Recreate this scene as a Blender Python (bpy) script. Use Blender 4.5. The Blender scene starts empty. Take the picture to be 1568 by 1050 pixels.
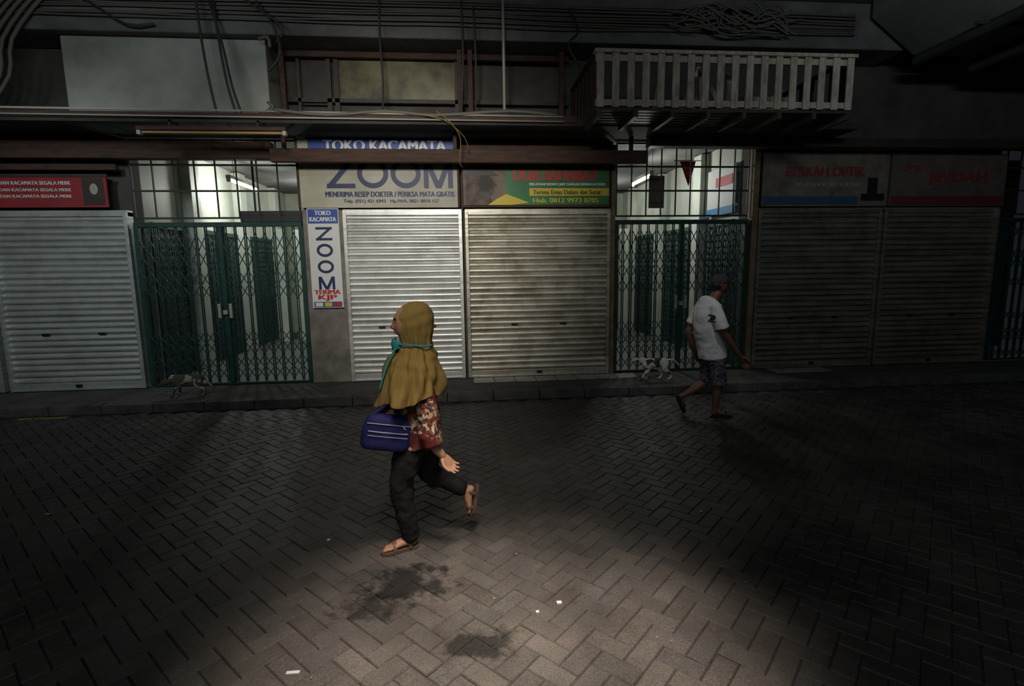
import bpy, bmesh, math, random
from mathutils import Vector, Matrix
random.seed(7)
S=bpy.context.scene
COL=S.collection
# ---------------------------------------------------------------- materials
def newmat(name):
    m=bpy.data.materials.new(name); m.use_nodes=True
    nt=m.node_tree; b=nt.nodes['Principled BSDF']
    return m,nt,b
def N(nt,t,**k):
    n=nt.nodes.new(t)
    for a,v in k.items():
        if a in n.inputs.keys(): n.inputs[a].default_value=v
        else: setattr(n,a,v)
    return n
def M(name,col,rough=.6,metal=0.,col2=None,scale=6.,lo=.35,hi=.7,bump=0.,bscale=60.,sx=(1,1,1),emis=None,es=0,bdist=.01,bsx=None,spec=None):
    m,nt,b=newmat(name)
    b.inputs['Base Color'].default_value=(*col,1); b.inputs['Roughness'].default_value=rough
    b.inputs['Metallic'].default_value=metal
    if spec is not None: b.inputs['Specular IOR Level'].default_value=spec
    tc=N(nt,'ShaderNodeTexCoord'); mp=N(nt,'ShaderNodeMapping'); mp.inputs['Scale'].default_value=sx
    nt.links.new(tc.outputs['Object'],mp.inputs['Vector'])
    if col2:
        n=N(nt,'ShaderNodeTexNoise',Scale=scale,Detail=6.,Roughness=.6)
        nt.links.new(mp.outputs[0],n.inputs['Vector'])
        r=N(nt,'ShaderNodeValToRGB')
        r.color_ramp.elements[0].position=lo; r.color_ramp.elements[0].color=(*col,1)
        r.color_ramp.elements[1].position=hi; r.color_ramp.elements[1].color=(*col2,1)
        nt.links.new(n.outputs[0],r.inputs[0]); nt.links.new(r.outputs[0],b.inputs['Base Color'])
    if bump:
        n=N(nt,'ShaderNodeTexNoise',Scale=bscale,Detail=4.)
        mb_=N(nt,'ShaderNodeMapping'); mb_.inputs['Scale'].default_value=bsx or (1,1,1)
        nt.links.new(tc.outputs['Object'],mb_.inputs['Vector']); nt.links.new(mb_.outputs[0],n.inputs['Vector'])
        bp=N(nt,'ShaderNodeBump',Strength=bump,Distance=bdist)
        nt.links.new(n.outputs[0],bp.inputs['Height']); nt.links.new(bp.outputs[0],b.inputs['Normal'])
    if emis:
        b.inputs['Emission Color'].default_value=(*emis,1); b.inputs['Emission Strength'].default_value=es
    return m
# ---------------------------------------------------------------- builder
class B:
    def __init__(s): s.v=[];s.f=[];s.m=[]
    def add(s,vs,fs,mi=0):
        o=len(s.v); s.v+= [tuple(x) for x in vs]; s.f+=[tuple(i+o for i in f) for f in fs]; s.m+=[mi]*len(fs); return s
    def box(s,x0,x1,y0,y1,z0,z1,mi=0,R=None):
        vs=[Vector((x,y,z)) for z in(z0,z1) for y in(y0,y1) for x in(x0,x1)]
        if R: vs=[R@v for v in vs]
        return s.add(vs,[(0,2,3,1),(4,5,7,6),(0,1,5,4),(2,6,7,3),(0,4,6,2),(1,3,7,5)],mi)
    def bar(s,p,q,w,t,mi=0,up=(0,1,0)):
        p=Vector(p);q=Vector(q);d=(q-p).normalized();u=Vector(up)
        u=(u-d*u.dot(d)).normalized(); n=d.cross(u)
        vs=[c+n*(a*w/2)+u*(b*t/2) for c in(p,q) for a,b in((-1,-1),(1,-1),(1,1),(-1,1))]
        return s.add(vs,[(0,3,2,1),(4,5,6,7),(0,1,5,4),(1,2,6,5),(2,3,7,6),(3,0,4,7)],mi)
    def cyl(s,p,q,r,mi=0,seg=10):
        p=Vector(p);q=Vector(q);d=(q-p).normalized()
        u=Vector((0,0,1)) if abs(d.z)<.9 else Vector((1,0,0))
        u=(u-d*u.dot(d)).normalized(); n=d.cross(u)
        vs=[c+(u*math.cos(a)+n*math.sin(a))*r for c in(p,q) for a in[2*math.pi*i/seg for i in range(seg)]]
        fs=[(i,(i+1)%seg,seg+(i+1)%seg,seg+i) for i in range(seg)]+[tuple(range(seg-1,-1,-1)),tuple(range(seg,2*seg))]
        return s.add(vs,fs,mi)
    def tube(s,pts,rad,mi=0,seg=16,up=(0,1,0),sub=4,cap=.8):
        P=[Vector(p) for p in pts]; Rr=[(r,r) if not isinstance(r,(tuple,list)) else r for r in rad]
        n=len(P); pp=[];rr=[]
        def cr(a,b,c,d,t): return .5*((2*b)+(c-a)*t+(2*a-5*b+4*c-d)*t*t+(3*b-a-3*c+d)*t**3)
        for i in range(n-1):
            a=P[max(i-1,0)];b=P[i];c=P[i+1];d=P[min(i+2,n-1)]
            for k in range(sub):
                t=k/sub; pp.append(cr(a,b,c,d,t)); e=t*t*(3-2*t)
                rr.append((Rr[i][0]*(1-e)+Rr[i+1][0]*e,Rr[i][1]*(1-e)+Rr[i+1][1]*e))
        pp.append(P[-1]);rr.append(Rr[-1])
        T=[(pp[min(i+1,len(pp)-1)]-pp[max(i-1,0)]).normalized() for i in range(len(pp))]
        rings=[]
        def ring(c,t,r):
            u=Vector(up); u=(u-t*u.dot(t))
            if u.length<.05: u=Vector((1,0,0))-t*t.x
            u.normalize(); nn=t.cross(u)
            return [c+u*(math.cos(2*math.pi*j/seg)*r[0])+nn*(math.sin(2*math.pi*j/seg)*r[1]) for j in range(seg)]
        m0=min(rr[0]);m1=min(rr[-1])
        for k in(1,.6): rings.append(ring(pp[0]-T[0]*m0*cap*math.sin(k*math.pi/2*.9),T[0],[x*math.cos(k*math.pi/2*.9) for x in rr[0]]))
        for c,t,r in zip(pp,T,rr): rings.append(ring(c,t,r))
        for k in(.6,1): rings.append(ring(pp[-1]+T[-1]*m1*cap*math.sin(k*math.pi/2*.9),T[-1],[x*math.cos(k*math.pi/2*.9) for x in rr[-1]]))
        vs=[v for r in rings for v in r]; fs=[]
        for i in range(len(rings)-1):
            for j in range(seg): fs.append((i*seg+j,i*seg+(j+1)%seg,(i+1)*seg+(j+1)%seg,(i+1)*seg+j))
        fs.append(tuple(range(seg-1,-1,-1))); fs.append(tuple(range((len(rings)-1)*seg,len(rings)*seg)))
        return s.add(vs,fs,mi)
    def ell(s,c,r,mi=0,seg=16,rings=10,R=None):
        vs=[];fs=[]
        for i in range(rings+1):
            th=math.pi*i/rings
            for j in range(seg):
                ph=2*math.pi*j/seg
                v=Vector((r[0]*math.sin(th)*math.cos(ph),r[1]*math.sin(th)*math.sin(ph),r[2]*math.cos(th)))
                if R: v=R@v
                vs.append(v+Vector(c))
        for i in range(rings):
            for j in range(seg):
                fs.append((i*seg+j,(i+1)*seg+j,(i+1)*seg+(j+1)%seg,i*seg+(j+1)%seg))
        return s.add(vs,fs,mi)
    def text(s,txt,x0,x1,zb,h,y,mi=0,bold=0.):
        c=bpy.data.curves.new('t','FONT'); c.body=txt; c.extrude=0; c.resolution_u=3
        o=bpy.data.objects.new('t',c); COL.objects.link(o)
        dg=bpy.context.evaluated_depsgraph_get(); dg.update()
        me=bpy.data.meshes.new_from_object(o.evaluated_get(dg))
        co=[v.co.copy() for v in me.vertices]
        if co:
            ax=min(v.x for v in co);bx=max(v.x for v in co);az=min(v.y for v in co);bz=max(v.y for v in co)
            d=bold*h; sx=(x1-x0-d)/(bx-ax); sz=h/(bz-az)
            for k,q in enumerate((0,.5,1) if bold else (0,)):
                s.add([(x0+(v.x-ax)*sx+d*q,y-.0004*k,zb+(v.y-az)*sz) for v in co],[tuple(p.vertices) for p in me.polygons],mi)
        bpy.data.objects.remove(o); bpy.data.meshes.remove(me); return s
    def obj(s,name,mats,parent=None,smooth=False,bevel=0,voxel=0,sm=0,fix=True):
        me=bpy.data.meshes.new(name); me.from_pydata(s.v,[],s.f)
        if not isinstance(mats,(list,tuple)): mats=[mats]
        for m in mats: me.materials.append(m)
        for p,mi in zip(me.polygons,s.m): p.material_index=mi; p.use_smooth=smooth
        if fix:
            bm=bmesh.new(); bm.from_mesh(me)
            if voxel==0 and smooth: bmesh.ops.remove_doubles(bm,verts=bm.verts,dist=1e-5)
            bmesh.ops.recalc_face_normals(bm,faces=bm.faces); bm.to_mesh(me); bm.free()
        me.update()
        o=bpy.data.objects.new(name,me); COL.objects.link(o)
        if parent:
            o.parent=parent; o.matrix_parent_inverse=Matrix.Translation(-parent.location)
        if voxel:
            r=o.modifiers.new('r','REMESH'); r.mode='VOXEL'; r.voxel_size=voxel; r.use_smooth_shade=True
        if sm:
            q=o.modifiers.new('s','SMOOTH'); q.factor=.5; q.iterations=sm
        if bevel:
            q=o.modifiers.new('b','BEVEL'); q.width=bevel; q.segments=2; q.limit_method='ANGLE'
        return o
def empty(name,loc):
    e=bpy.data.objects.new(name,None); e.empty_display_size=.2; e.location=loc; COL.objects.link(e); return e
def folds(o,strength,size,seed=0):
    t=bpy.data.textures.new('fold_%s_%d'%(o.name,seed),'CLOUDS'); t.noise_scale=size; t.noise_depth=2
    d=o.modifiers.new('folds','DISPLACE'); d.texture=t; d.strength=strength; d.mid_level=.5; d.texture_coords='LOCAL'
# ---------------------------------------------------------------- surfaces
conc=M('concrete',(.18,.18,.17),.9,col2=(.075,.075,.07),scale=1.6,bump=.3,bscale=30)
concL=M('painted_concrete',(.44,.45,.39),.85,col2=(.24,.25,.21),scale=1.3,bump=.2,bscale=25)
concD=M('dark_concrete',(.05,.048,.045),.9,col2=(.025,.023,.022),scale=2,bump=.3)
kerbm=M('kerb_concrete',(.12,.115,.105),.85,col2=(.05,.048,.045),scale=5,bump=.4)
green=M('green_paint',(.008,.062,.050),.5,col2=(.006,.03,.026),scale=9)
darkm=M('dark_steel',(.03,.028,.025),.6,col2=(.06,.035,.02),scale=8)
brown=M('brown_wood',(.085,.038,.020),.75,col2=(.03,.017,.011),scale=4,sx=(1,6,6),bump=.3)
pipem=M('pale_pipe',(.42,.40,.34),.5)
cablem=M('cable_rubber',(.035,.035,.035),.55)
cableg=M('cable_grey',(.13,.12,.10),.6)
fencem=M('weathered_white_paint',(.56,.50,.41),.75,col2=(.28,.24,.18),scale=7,sx=(3,3,1))
# pavers
m,nt,b=newmat('paving_brick'); paver=m
at=N(nt,'ShaderNodeAttribute',attribute_name='tint'); tc=N(nt,'ShaderNodeTexCoord')
n1=N(nt,'ShaderNodeTexNoise',Scale=1.3,Detail=8.,Roughness=.62); nt.links.new(tc.outputs['Object'],n1.inputs['Vector'])
n2=N(nt,'ShaderNodeTexNoise',Scale=60.,Detail=5.); nt.links.new(tc.outputs['Object'],n2.inputs['Vector'])
mx=N(nt,'ShaderNodeMix',data_type='RGBA',blend_type='MULTIPLY'); mx.inputs[0].default_value=1
r=N(nt,'ShaderNodeValToRGB'); r.color_ramp.elements[0].position=.34; r.color_ramp.elements[0].color=(.034,.031,.029,1)
r.color_ramp.elements[1].position=.66; r.color_ramp.elements[1].color=(.090,.081,.073,1)
nt.links.new(n1.outputs[0],r.inputs[0]); nt.links.new(r.outputs[0],mx.inputs[6]); nt.links.new(at.outputs['Color'],mx.inputs[7])
last=mx.outputs[2]
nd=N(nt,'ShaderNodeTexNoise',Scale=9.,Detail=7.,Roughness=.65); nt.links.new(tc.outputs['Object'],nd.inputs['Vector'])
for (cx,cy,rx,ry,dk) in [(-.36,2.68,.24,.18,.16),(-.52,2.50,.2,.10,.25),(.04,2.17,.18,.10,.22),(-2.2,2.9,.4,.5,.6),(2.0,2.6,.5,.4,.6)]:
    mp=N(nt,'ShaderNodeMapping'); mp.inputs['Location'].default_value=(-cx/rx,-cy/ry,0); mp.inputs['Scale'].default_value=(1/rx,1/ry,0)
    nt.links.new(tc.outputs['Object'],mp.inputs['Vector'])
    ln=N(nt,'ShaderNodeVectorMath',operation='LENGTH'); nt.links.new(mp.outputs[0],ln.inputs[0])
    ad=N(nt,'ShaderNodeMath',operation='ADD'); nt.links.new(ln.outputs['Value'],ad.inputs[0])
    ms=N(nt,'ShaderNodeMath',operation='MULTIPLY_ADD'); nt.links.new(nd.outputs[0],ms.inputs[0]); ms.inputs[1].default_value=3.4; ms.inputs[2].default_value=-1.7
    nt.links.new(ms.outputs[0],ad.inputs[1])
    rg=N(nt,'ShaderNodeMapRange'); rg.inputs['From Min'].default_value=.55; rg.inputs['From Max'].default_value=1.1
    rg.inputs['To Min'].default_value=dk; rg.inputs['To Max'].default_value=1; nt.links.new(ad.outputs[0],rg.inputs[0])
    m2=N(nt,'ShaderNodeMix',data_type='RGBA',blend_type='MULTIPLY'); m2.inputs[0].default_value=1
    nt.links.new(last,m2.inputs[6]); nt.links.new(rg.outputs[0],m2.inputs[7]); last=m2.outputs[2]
sp2=N(nt,'ShaderNodeTexNoise',Scale=140.,Detail=2.); nt.links.new(tc.outputs['Object'],sp2.inputs['Vector'])
spr=N(nt,'ShaderNodeMapRange'); spr.inputs['From Min'].default_value=.35; spr.inputs['From Max'].default_value=.7; spr.inputs['To Min'].default_value=.75; spr.inputs['To Max'].default_value=1.45
nt.links.new(sp2.outputs[0],spr.inputs[0])
m3=N(nt,'ShaderNodeMix',data_type='RGBA',blend_type='MULTIPLY'); m3.inputs[0].default_value=1
nt.links.new(last,m3.inputs[6]); nt.links.new(spr.outputs[0],m3.inputs[7]); last=m3.outputs[2]
nt.links.new(last,b.inputs['Base Color'])
rr=N(nt,'ShaderNodeMapRange'); rr.inputs['To Min'].default_value=.35; rr.inputs['To Max'].default_value=.72
nt.links.new(n1.outputs[0],rr.inputs[0]); nt.links.new(rr.outputs[0],b.inputs['Roughness'])
bp=N(nt,'ShaderNodeBump',Strength=.5,Distance=.004); nt.links.new(n2.outputs[0],bp.inputs['Height']); nt.links.new(bp.outputs[0],b.inputs['Normal'])
sand=M('joint_sand',(.018,.017,.016),.95)
g=B(); g.box(-12.9,14.9,-2.5,6.62,-.06,-.008); g.obj('ground_base',sand)
vs=[];fs=[];tint=[]
u=.1; ang=math.radians(45); ca,sa=math.cos(ang),math.sin(ang)
rng=int(17/u)
for i in range(-rng,rng):
    for j in range(-rng,rng):
        k=(i-j)%4
        if k==0: w,h=2,1
        elif k==3: w,h=1,2
        else: continue
        cx=(i+w/2)*u; cy=(j+h/2)*u
        X=cx*ca-cy*sa+1; Y=cx*sa+cy*ca+2.5
        if not(-9.5<X<12 and -1.5<Y<6.56): continue
        zz=random.uniform(-.0028,.001); tx=random.uniform(-.016,.016); ty=random.uniform(-.016,.016)
        o=len(vs)
        for ins,z in((.0010,-.007),(.006,-.0003)):
            for sx,sy in((-1,-1),(1,-1),(1,1),(-1,1)):
                lx=sx*(w*u/2-ins); ly=sy*(h*u/2-ins)
                vs.append((X+lx*ca-ly*sa,Y+lx*sa+ly*ca,z+zz+lx*tx+ly*ty))
        fs+= [(o+4,o+5,o+6,o+7)]+[(o+a,o+(a+1)%4,o+4+(a+1)%4,o+4+a) for a in range(4)]
        t=random.uniform(.80,1.12); w2=random.uniform(-.03,.03)
        tint+=[(t+w2,t,t-w2,1)]*5
me=bpy.data.meshes.new('ground'); me.from_pydata(vs,[],fs); me.materials.append(paver)
ca_=me.color_attributes.new('tint','FLOAT_COLOR','CORNER')
buf=[]
for p_,t in zip(me.polygons,tint): buf+=list(t)*p_.loop_total
ca_.data.foreach_set('color',buf)
o=bpy.data.objects.new('ground',me); COL.objects.link(o)
# sidewalk with kerb stones and doorstep tiles
tilem=M('white_floor_tile',(.45,.45,.42),.4,col2=(.20,.195,.17),scale=3)
g=B(); x=-12.85
while x<14.2:
    g.box(x,x+.59,6.62,6.78,-.05,.1+random.uniform(-.006,.006),0); x+=.6
g.box(-12.88,14.88,6.78,7.66,-.05,.088,1)
x=.1
while x<5.3:
    if not(2.45<x<4.3) : g.box(x,x+.29,7.25,7.54,.088,.1,2)
    x+=.3
g.obj('sidewalk',[kerbm,M('sidewalk_cement',(.10,.095,.085),.85,col2=(.045,.043,.04),scale=3,bump=.4),tilem],bevel=.006)
yel=M('yellow_road_paint',(.55,.42,.03),.8,col2=(.1,.09,.04),scale=20,lo=.4,hi=.55)
g=B(); g.box(-5.3,-4.75,6.45,6.53,-.003,.0015); g.box(-3.95,-3.86,6.5,6.56,-.003,.0015); g.obj('painted_kerb_mark',yel)
# ---------------------------------------------------------------- walls, ceiling
g=B()
for a,c in((-12.9,-4.45),(-2.2,2.2),(4.27,8.36),(10.6,14.9)): g.box(a,c,7.72,7.95,0,3.5)
g.box(-12.9,14.9,7.72,7.95,3.5,5.14)
g.obj('wall_back',M('shop_wall',(.10,.09,.075),.9,col2=(.05,.045,.04),scale=2))
g=B(); g.box(-13,15,-2.5,7.95,5.15,5.3); g.obj('ceiling',conc)
g=B(); g.box(-13.1,-12.9,-2.5,7.95,-.06,5.3); g.obj('wall_left',concD)
g=B(); g.box(14.9,15.1,-2.5,7.95,-.06,5.3); g.obj('wall_right',concD)
g=B(); g.box(-12.8,6.1,7.12,7.7,4.56,5.14); g.obj('concrete_beam',conc,bevel=.02)
g=B(); g.box(-4.8,-2.4,7.25,7.7,3.57,4.55); g.obj('concrete_block_wall',concL,bevel=.015)
g=B(); g.box(-12.8,5.3,6.85,7.7,3.46,3.55); g.box(-12.8,1.45,6.83,6.85,3.50,3.57,1); g.obj('canopy_slab',[concD,brown])
g=B(); pr=[(5.5,5.14),(5.5,4.92),(6.15,4.46),(7.6,4.46),(7.6,5.14)]; n=len(pr)
g.add([(a,y,c) for y in(.5,7.05) for a,c in pr],[tuple(range(n)),tuple(range(2*n-1,n-1,-1))]+[(i,(i+1)%n,n+(i+1)%n,n+i) for i in range(n)])
g.obj('overhead_girder',M('girder_concrete',(.24,.24,.23),.9,col2=(.13,.13,.125),scale=1.2),bevel=.02)
g=B(); g.cyl((6.15,.5,4.38),(6.15,7.0,4.38),.06); g.cyl((7.0,.5,4.34),(7.0,7.0,4.34),.09); g.cyl((7.9,2,4.3),(7.9,7.0,4.3),.05)
for y in(2,4,6): g.box(6.0,7.1,y,y+.04,4.42,4.455)
g.obj('overhead_pipe',concD,smooth=False)
pan=M('stained_glass_panel',(.20,.175,.085),.35,col2=(.04,.03,.015),scale=3.5)
g=B(); g.box(-1.62,-.05,7.62,7.66,3.98,4.5,0); g.box(-2.1,-1.74,7.64,7.67,3.9,4.5,2)
for a,c in((-1.66,-1.60),(-.06,0),(-2.14,-2.1),(-1.76,-1.7)): g.box(a,c,7.58,7.62,3.6,4.55,2)
g.box(-2.35,1.5,7.5,7.56,4.46,4.53,1); g.box(-2.35,1.5,7.58,7.64,3.92,3.97,2)
for x in(-2.3,-.02,.12,1.35): g.box(x,x+.06,7.4,7.46,3.57,4.55,1)
g.obj('window_1',[pan,brown,darkm])
g=B(); g.box(-2.45,2.55,7.24,7.34,3.085,3.255)
for x in(-2.3,-.1,2.3): g.box(x,x+.05,7.26,7.32,3.255,3.455)
g.obj('wooden_beam',brown,bevel=.01)
g=B(); g.box(-12.5,-2.5,7.45,7.6,3.16,3.38); g.box(-12.5,-4.5,7.5,7.6,3.02,3.1)
for x in(-11,-8,-5,-2.8): g.box(x,x+.06,7.6,7.715,3.2,3.3)
g.obj('wooden_lintel',brown,bevel=.01)
g=B(); g.box(2.6,12.5,7.3,7.5,3.33,3.455); g.obj('steel_lintel',darkm,bevel=.01)
e=empty('fluorescent_batten',(-2.9,6.76,3.36))
g=B(); g.box(-3.75,-2.07,6.72,6.8,3.34,3.38,0); g.cyl((-3.7,6.76,3.32),(-2.12,6.76,3.32),.016,1)
for x in(-3.75,-2.11): g.box(x,x+.04,6.73,6.79,3.29,3.34,2)
for x in(-3.4,-2.4): g.box(x,x+.02,6.75,6.77,3.38,3.46,0); g.box(x,x+.02,6.75,6.95,3.44,3.46,0)
g.obj('batten',[brown,M('dead_tube',(.45,.27,.10),.3),pipem],e)
# ---------------------------------------------------------------- shutters
def shutter_mat(name,c1,c2,metal=.25,grime=.5):
    m,nt,b=newmat(name); tc=N(nt,'ShaderNodeTexCoord')
    mp=N(nt,'ShaderNodeMapping'); mp.inputs['Scale'].default_value=(.5,1,12)
    nt.links.new(tc.outputs['Object'],mp.inputs[0])
    n=N(nt,'ShaderNodeTexNoise',Scale=1.6,Detail=6.,Roughness=.65); nt.links.new(mp.outputs[0],n.inputs['Vector'])
    r=N(nt,'ShaderNodeValToRGB'); e=r.color_ramp.elements
    e[0].position=.38; e[0].color=(*c2,1); e[1].position=.58; e[1].color=(*c1,1)
    nt.links.new(n.outputs[0],r.inputs[0])
    n3=N(nt,'ShaderNodeTexNoise',Scale=3.5,Detail=9.,Roughness=.72); nt.links.new(tc.outputs['Object'],n3.inputs['Vector'])
    r3=N(nt,'ShaderNodeValToRGB'); r3.color_ramp.elements[0].position=.36; r3.color_ramp.elements[0].color=(.45,.40,.32,1); r3.color_ramp.elements[1].position=.55; r3.color_ramp.elements[1].color=(1,1,1,1)
    nt.links.new(n3.outputs[0],r3.inputs[0])
    mx=N(nt,'ShaderNodeMix',data_type='RGBA',blend_type='MULTIPLY'); mx.inputs[0].default_value=grime
    nt.links.new(r.outputs[0],mx.inputs[6]); nt.links.new(r3.outputs[0],mx.inputs[7])
    nt.links.new(mx.outputs[2],b.inputs['Base Color'])
    mr=N(nt,'ShaderNodeMapRange'); mr.inputs['To Min'].default_value=.55; mr.inputs['To Max'].default_value=.30
    nt.links.new(n.outputs[0],mr.inputs[0]); nt.links.new(mr.outputs[0],b.inputs['Roughness'])
    b.inputs['Metallic'].default_value=metal
    return m
sg=shutter_mat('shutter_galvanised',(.66,.68,.65),(.48,.50,.47),.55,.35)
sc=shutter_mat('shutter_cream',(.78,.78,.73),(.54,.54,.50),.5,.35)
sb=shutter_mat('shutter_tarnished',(.64,.60,.50),(.36,.33,.25),.5,.65)
sd=shutter_mat('shutter_dull',(.32,.30,.25),(.17,.15,.12),.4,.6)
slot=M('lock_slot',(.01,.01,.01),.5)
def shutter(x0,x1,mat,n):
    e=empty('roller_shutter',((x0+x1)/2,7.6,.1))
    z0,z1=.2,2.46; ns=27; p=(z1-z0)/ns
    vs=[];fs=[]; nx=6; prof=[]
    SL=[(0,0),(.06,.022),(.16,.038),(.30,.043),(.48,.041),(.66,.034),(.82,.022),(.93,.008)]
    for s_ in range(ns):
        dj=random.uniform(-.002,.002)
        for t,a in SL: prof.append((z0+(s_+t)*p, 7.636+dj-a))
    prof.append((z1,7.62))
    for z,y in prof:
        for i in range(nx+1): vs.append((x0+(x1-x0)*i/nx,y+.003*math.sin(i*1.7+z*3+n),z))
    for a in range(len(prof)-1):
        for i in range(nx): fs.append((a*(nx+1)+i,a*(nx+1)+i+1,(a+1)*(nx+1)+i+1,(a+1)*(nx+1)+i))
    g=B(); g.add(vs,fs,0); o=g.obj('slats',mat,e,smooth=True,fix=False)
    g=B(); g.box(x0,x1,7.57,7.63,.105,.2,0); g.box(x0,x1,7.56,7.58,.1,.13,0)
    xc=(x0+x1)/2
    for s_ in(-.36,.36): g.box(xc+s_-.045,xc+s_+.045,7.58,7.6,.86,.89,1)
    g.box(xc-.04,xc+.04,7.55,7.6,.14,.18,1)
    g.obj('bottom_bar',[mat,slot],e,bevel=.004)
    g=B()
    for xx in(x0-.05,x1): g.box(xx,xx+.05,7.55,7.70,.1,2.5)
    g.box(x0-.05,x1+.05,7.58,7.7,2.44,2.52)
    g.obj('guide_rails',mat,e,bevel=.004)
shutter(-8.2,-6.32,sg,0); shutter(-6.15,-4.5,sg,1)
shutter(-1.6,-.06,sc,2); shutter(.08,2.08,sb,3); shutter(4.42,6.28,sd,4); shutter(6.42,8.22,sd,5)
shutter(10.7,12.6,sd,6)
g=B(); g.box(-2.2,-1.66,7.60,7.71,.09,2.52); g.obj('concrete_pillar',M('pillar_plaster',(.27,.25,.21),.85,col2=(.13,.11,.09),scale=4,bump=.2),bevel=.01)
jm=M('jamb_paint',(.25,.19,.10),.7,col2=(.12,.08,.04))
g=B(); g.box(2.14,2.2,7.56,7.71,.09,3.4); g.obj('trim_1',jm,bevel=.01)
g=B(); g.box(4.27,4.36,7.56,7.71,.09,3.4); g.obj('trim_2',jm,bevel=.01)
# ---------------------------------------------------------------- folding gates
def gate(x0,x1):
    e=empty('folding_gate',((x0+x1)/2,7.66,.1)); g=B(); Y=7.66; zb,zt=.13,2.3
    g.box(x0,x1,Y-.04,Y+.04,zt,zt+.06); g.box(x0,x1,Y-.025,Y+.025,.1,.125)
    for x in(x0+.02,x1-.02,(x0+x1)/2): g.box(x-.03,x+.03,Y-.035,Y+.035,zb,zt)
    n=int((x1-x0)/.125); st=(x1-x0)/n
    for i in range(1,n):
        x=x0+i*st
        for dx in(-.012,.012): g.box(x+dx-.005,x+dx+.005,Y-.012,Y+.012,zb,zt)
    for (a,c) in((1.72,2.22),(1.30,1.72),(.52,.88),(.16,.52)):
        for i in range(n):
            xa=x0+i*st; xb=xa+st
            zm=(a+c)/2
            g.bar((xa,Y-.02,a),(xb,Y-.02,zm),.012,.005); g.bar((xb,Y-.026,zm),(xa,Y-.026,c),.012,.005)
            g.bar((xb,Y+.02,a),(xa,Y+.02,zm),.012,.005); g.bar((xa,Y+.026,zm),(xb,Y+.026,c),.012,.005)
    g.obj('gate_lattice',green,e)
    g=B(); xm=(x0+x1)/2; g.box(xm-.1,xm-.06,Y-.07,Y-.04,1.05,1.25); g.box(xm+.05,xm+.09,Y-.07,Y-.04,1.05,1.25); g.box(xm-.03,xm+.03,Y-.08,Y-.04,1.1,1.16)
    g.obj('gate_handle',pipem,e,bevel=.005)
gate(-4.42,-2.22); gate(2.22,4.25); gate(8.4,10.55)
def transom(x0,x1,n):
    g=B()
    for i in range(n+1):
        x=x0+(x1-x0)*i/n; g.box(x-.008,x+.008,7.66,7.68,2.42,3.455)
    for z in(2.42,2.78,3.12,3.44): g.box(x0,x1,7.665,7.69,z-.012,z+.012)
    g.obj('window_grille',darkm)
transom(-4.40,-2.24,8); transom(2.24,4.24,9); transom(8.42,10.54,9)
# ---------------------------------------------------------------- corridors
cw=M('corridor_wall',(.54,.56,.47),.6,col2=(.36,.38,.32),scale=1.5)
cf=M('corridor_floor',(.15,.15,.14),.5)
tube_em=M('lit_tube',(1,1,1),.5,emis=(.90,.96,1.0),es=14)
stall=M('stall_steel',(.20,.22,.21),.6,col2=(.11,.12,.12),scale=3)
colm=M('column_paint',(.60,.63,.54),.6,col2=(.44,.47,.4),scale=2)
def corridor(x0,x1,lx,lp,pw,ln):
    g=B(); D=14
    g.box(x0-.1,x0,7.95,D,0,3.6,0); g.box(x1,x1+.1,7.95,D,0,3.6,0); g.box(x0-.1,x1+.1,D,D+.1,0,3.6,0)
    g.obj('wall_side',cw)
    g=B(); g.box(x0+.001,x1-.001,7.67,D,-.05,.095); g.obj('floor',cf)
    g=B(); g.box(x0-.1,x1+.1,7.95,D,3.60,3.7); g.obj('ceiling',conc)
    for y in(9.0,10.9,12.8):
        g=B(); g.box(x0,x0+.16,y,y+.3,.095,3.58); g.obj('corridor_column',colm,bevel=.01)
        g=B(); g.box(x1-.16,x1,y,y+.3,.095,3.58); g.obj('corridor_column',colm,bevel=.01)
    for ya,yb in((8.0,8.95),(9.35,10.85),(11.25,12.75)):
        for sx in(x0+.05,x1-.05):
            ee=empty('stall_grille',(sx,(ya+yb)/2,.1))
            g=B(); z=.2
            while z<2.3: g.box(sx-.008,sx+.008,ya,yb,z,z+.018); z+=.1
            y=ya
            while y<=yb+.01: g.box(sx-.01,sx+.01,y-.012,y+.012,.1,2.35); y+=.16
            g.box(sx-.02,sx+.02,ya,yb,2.33,2.4)
            g.obj('bars',green,ee)
            g=B(); w0=x0+.002 if sx<(x0+x1)/2 else x1-.02; g.box(w0,w0+.018,ya,yb,.1,2.3); g.obj('backing',stall,ee)
    g=B(); xm=(x0+x1)/2
    for k,xx in enumerate((x0+.25,x0+.62,xm+.25,xm+.6)): g.box(xx,xx+.24,12.2+.2*k,12.24+.2*k,.095,2.6)
    g.obj('partition_panel',colm,bevel=.01)
    e=empty('fluorescent_lamp',(lx,lp+.6,3.3))
    g=B(); g.cyl((lx,lp,3.2),(lx,lp+ln,3.2),.018,0); g.obj('tube',tube_em,e,smooth=True)
    g=B(); g.box(lx-.04,lx+.04,lp-.03,lp+ln+.03,3.225,3.28,0); g.box(lx-.03,lx+.03,lp-.03,lp,3.17,3.23); g.box(lx-.03,lx+.03,lp+ln,lp+ln+.03,3.17,3.23)
    g.cyl((lx,lp+.2,3.28),(lx,lp+.2,3.598),.006); g.cyl((lx,lp+ln-.2,3.28),(lx,lp+ln-.2,3.598),.006)
    g.obj('lamp_housing',pipem,e)
    for yy,pp in((lp+ln/2,pw),(12.0,pw*.7)):
        l=bpy.data.lights.new('corridor_light','POINT'); l.shadow_soft_size=.08; l.energy=pp; l.color=(.94,.97,.92)
        lo=bpy.data.objects.new('corridor_light',l); lo.location=(lx if yy<11.9 else (x0+x1)/2,yy,3.1); COL.objects.link(lo)
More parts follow.
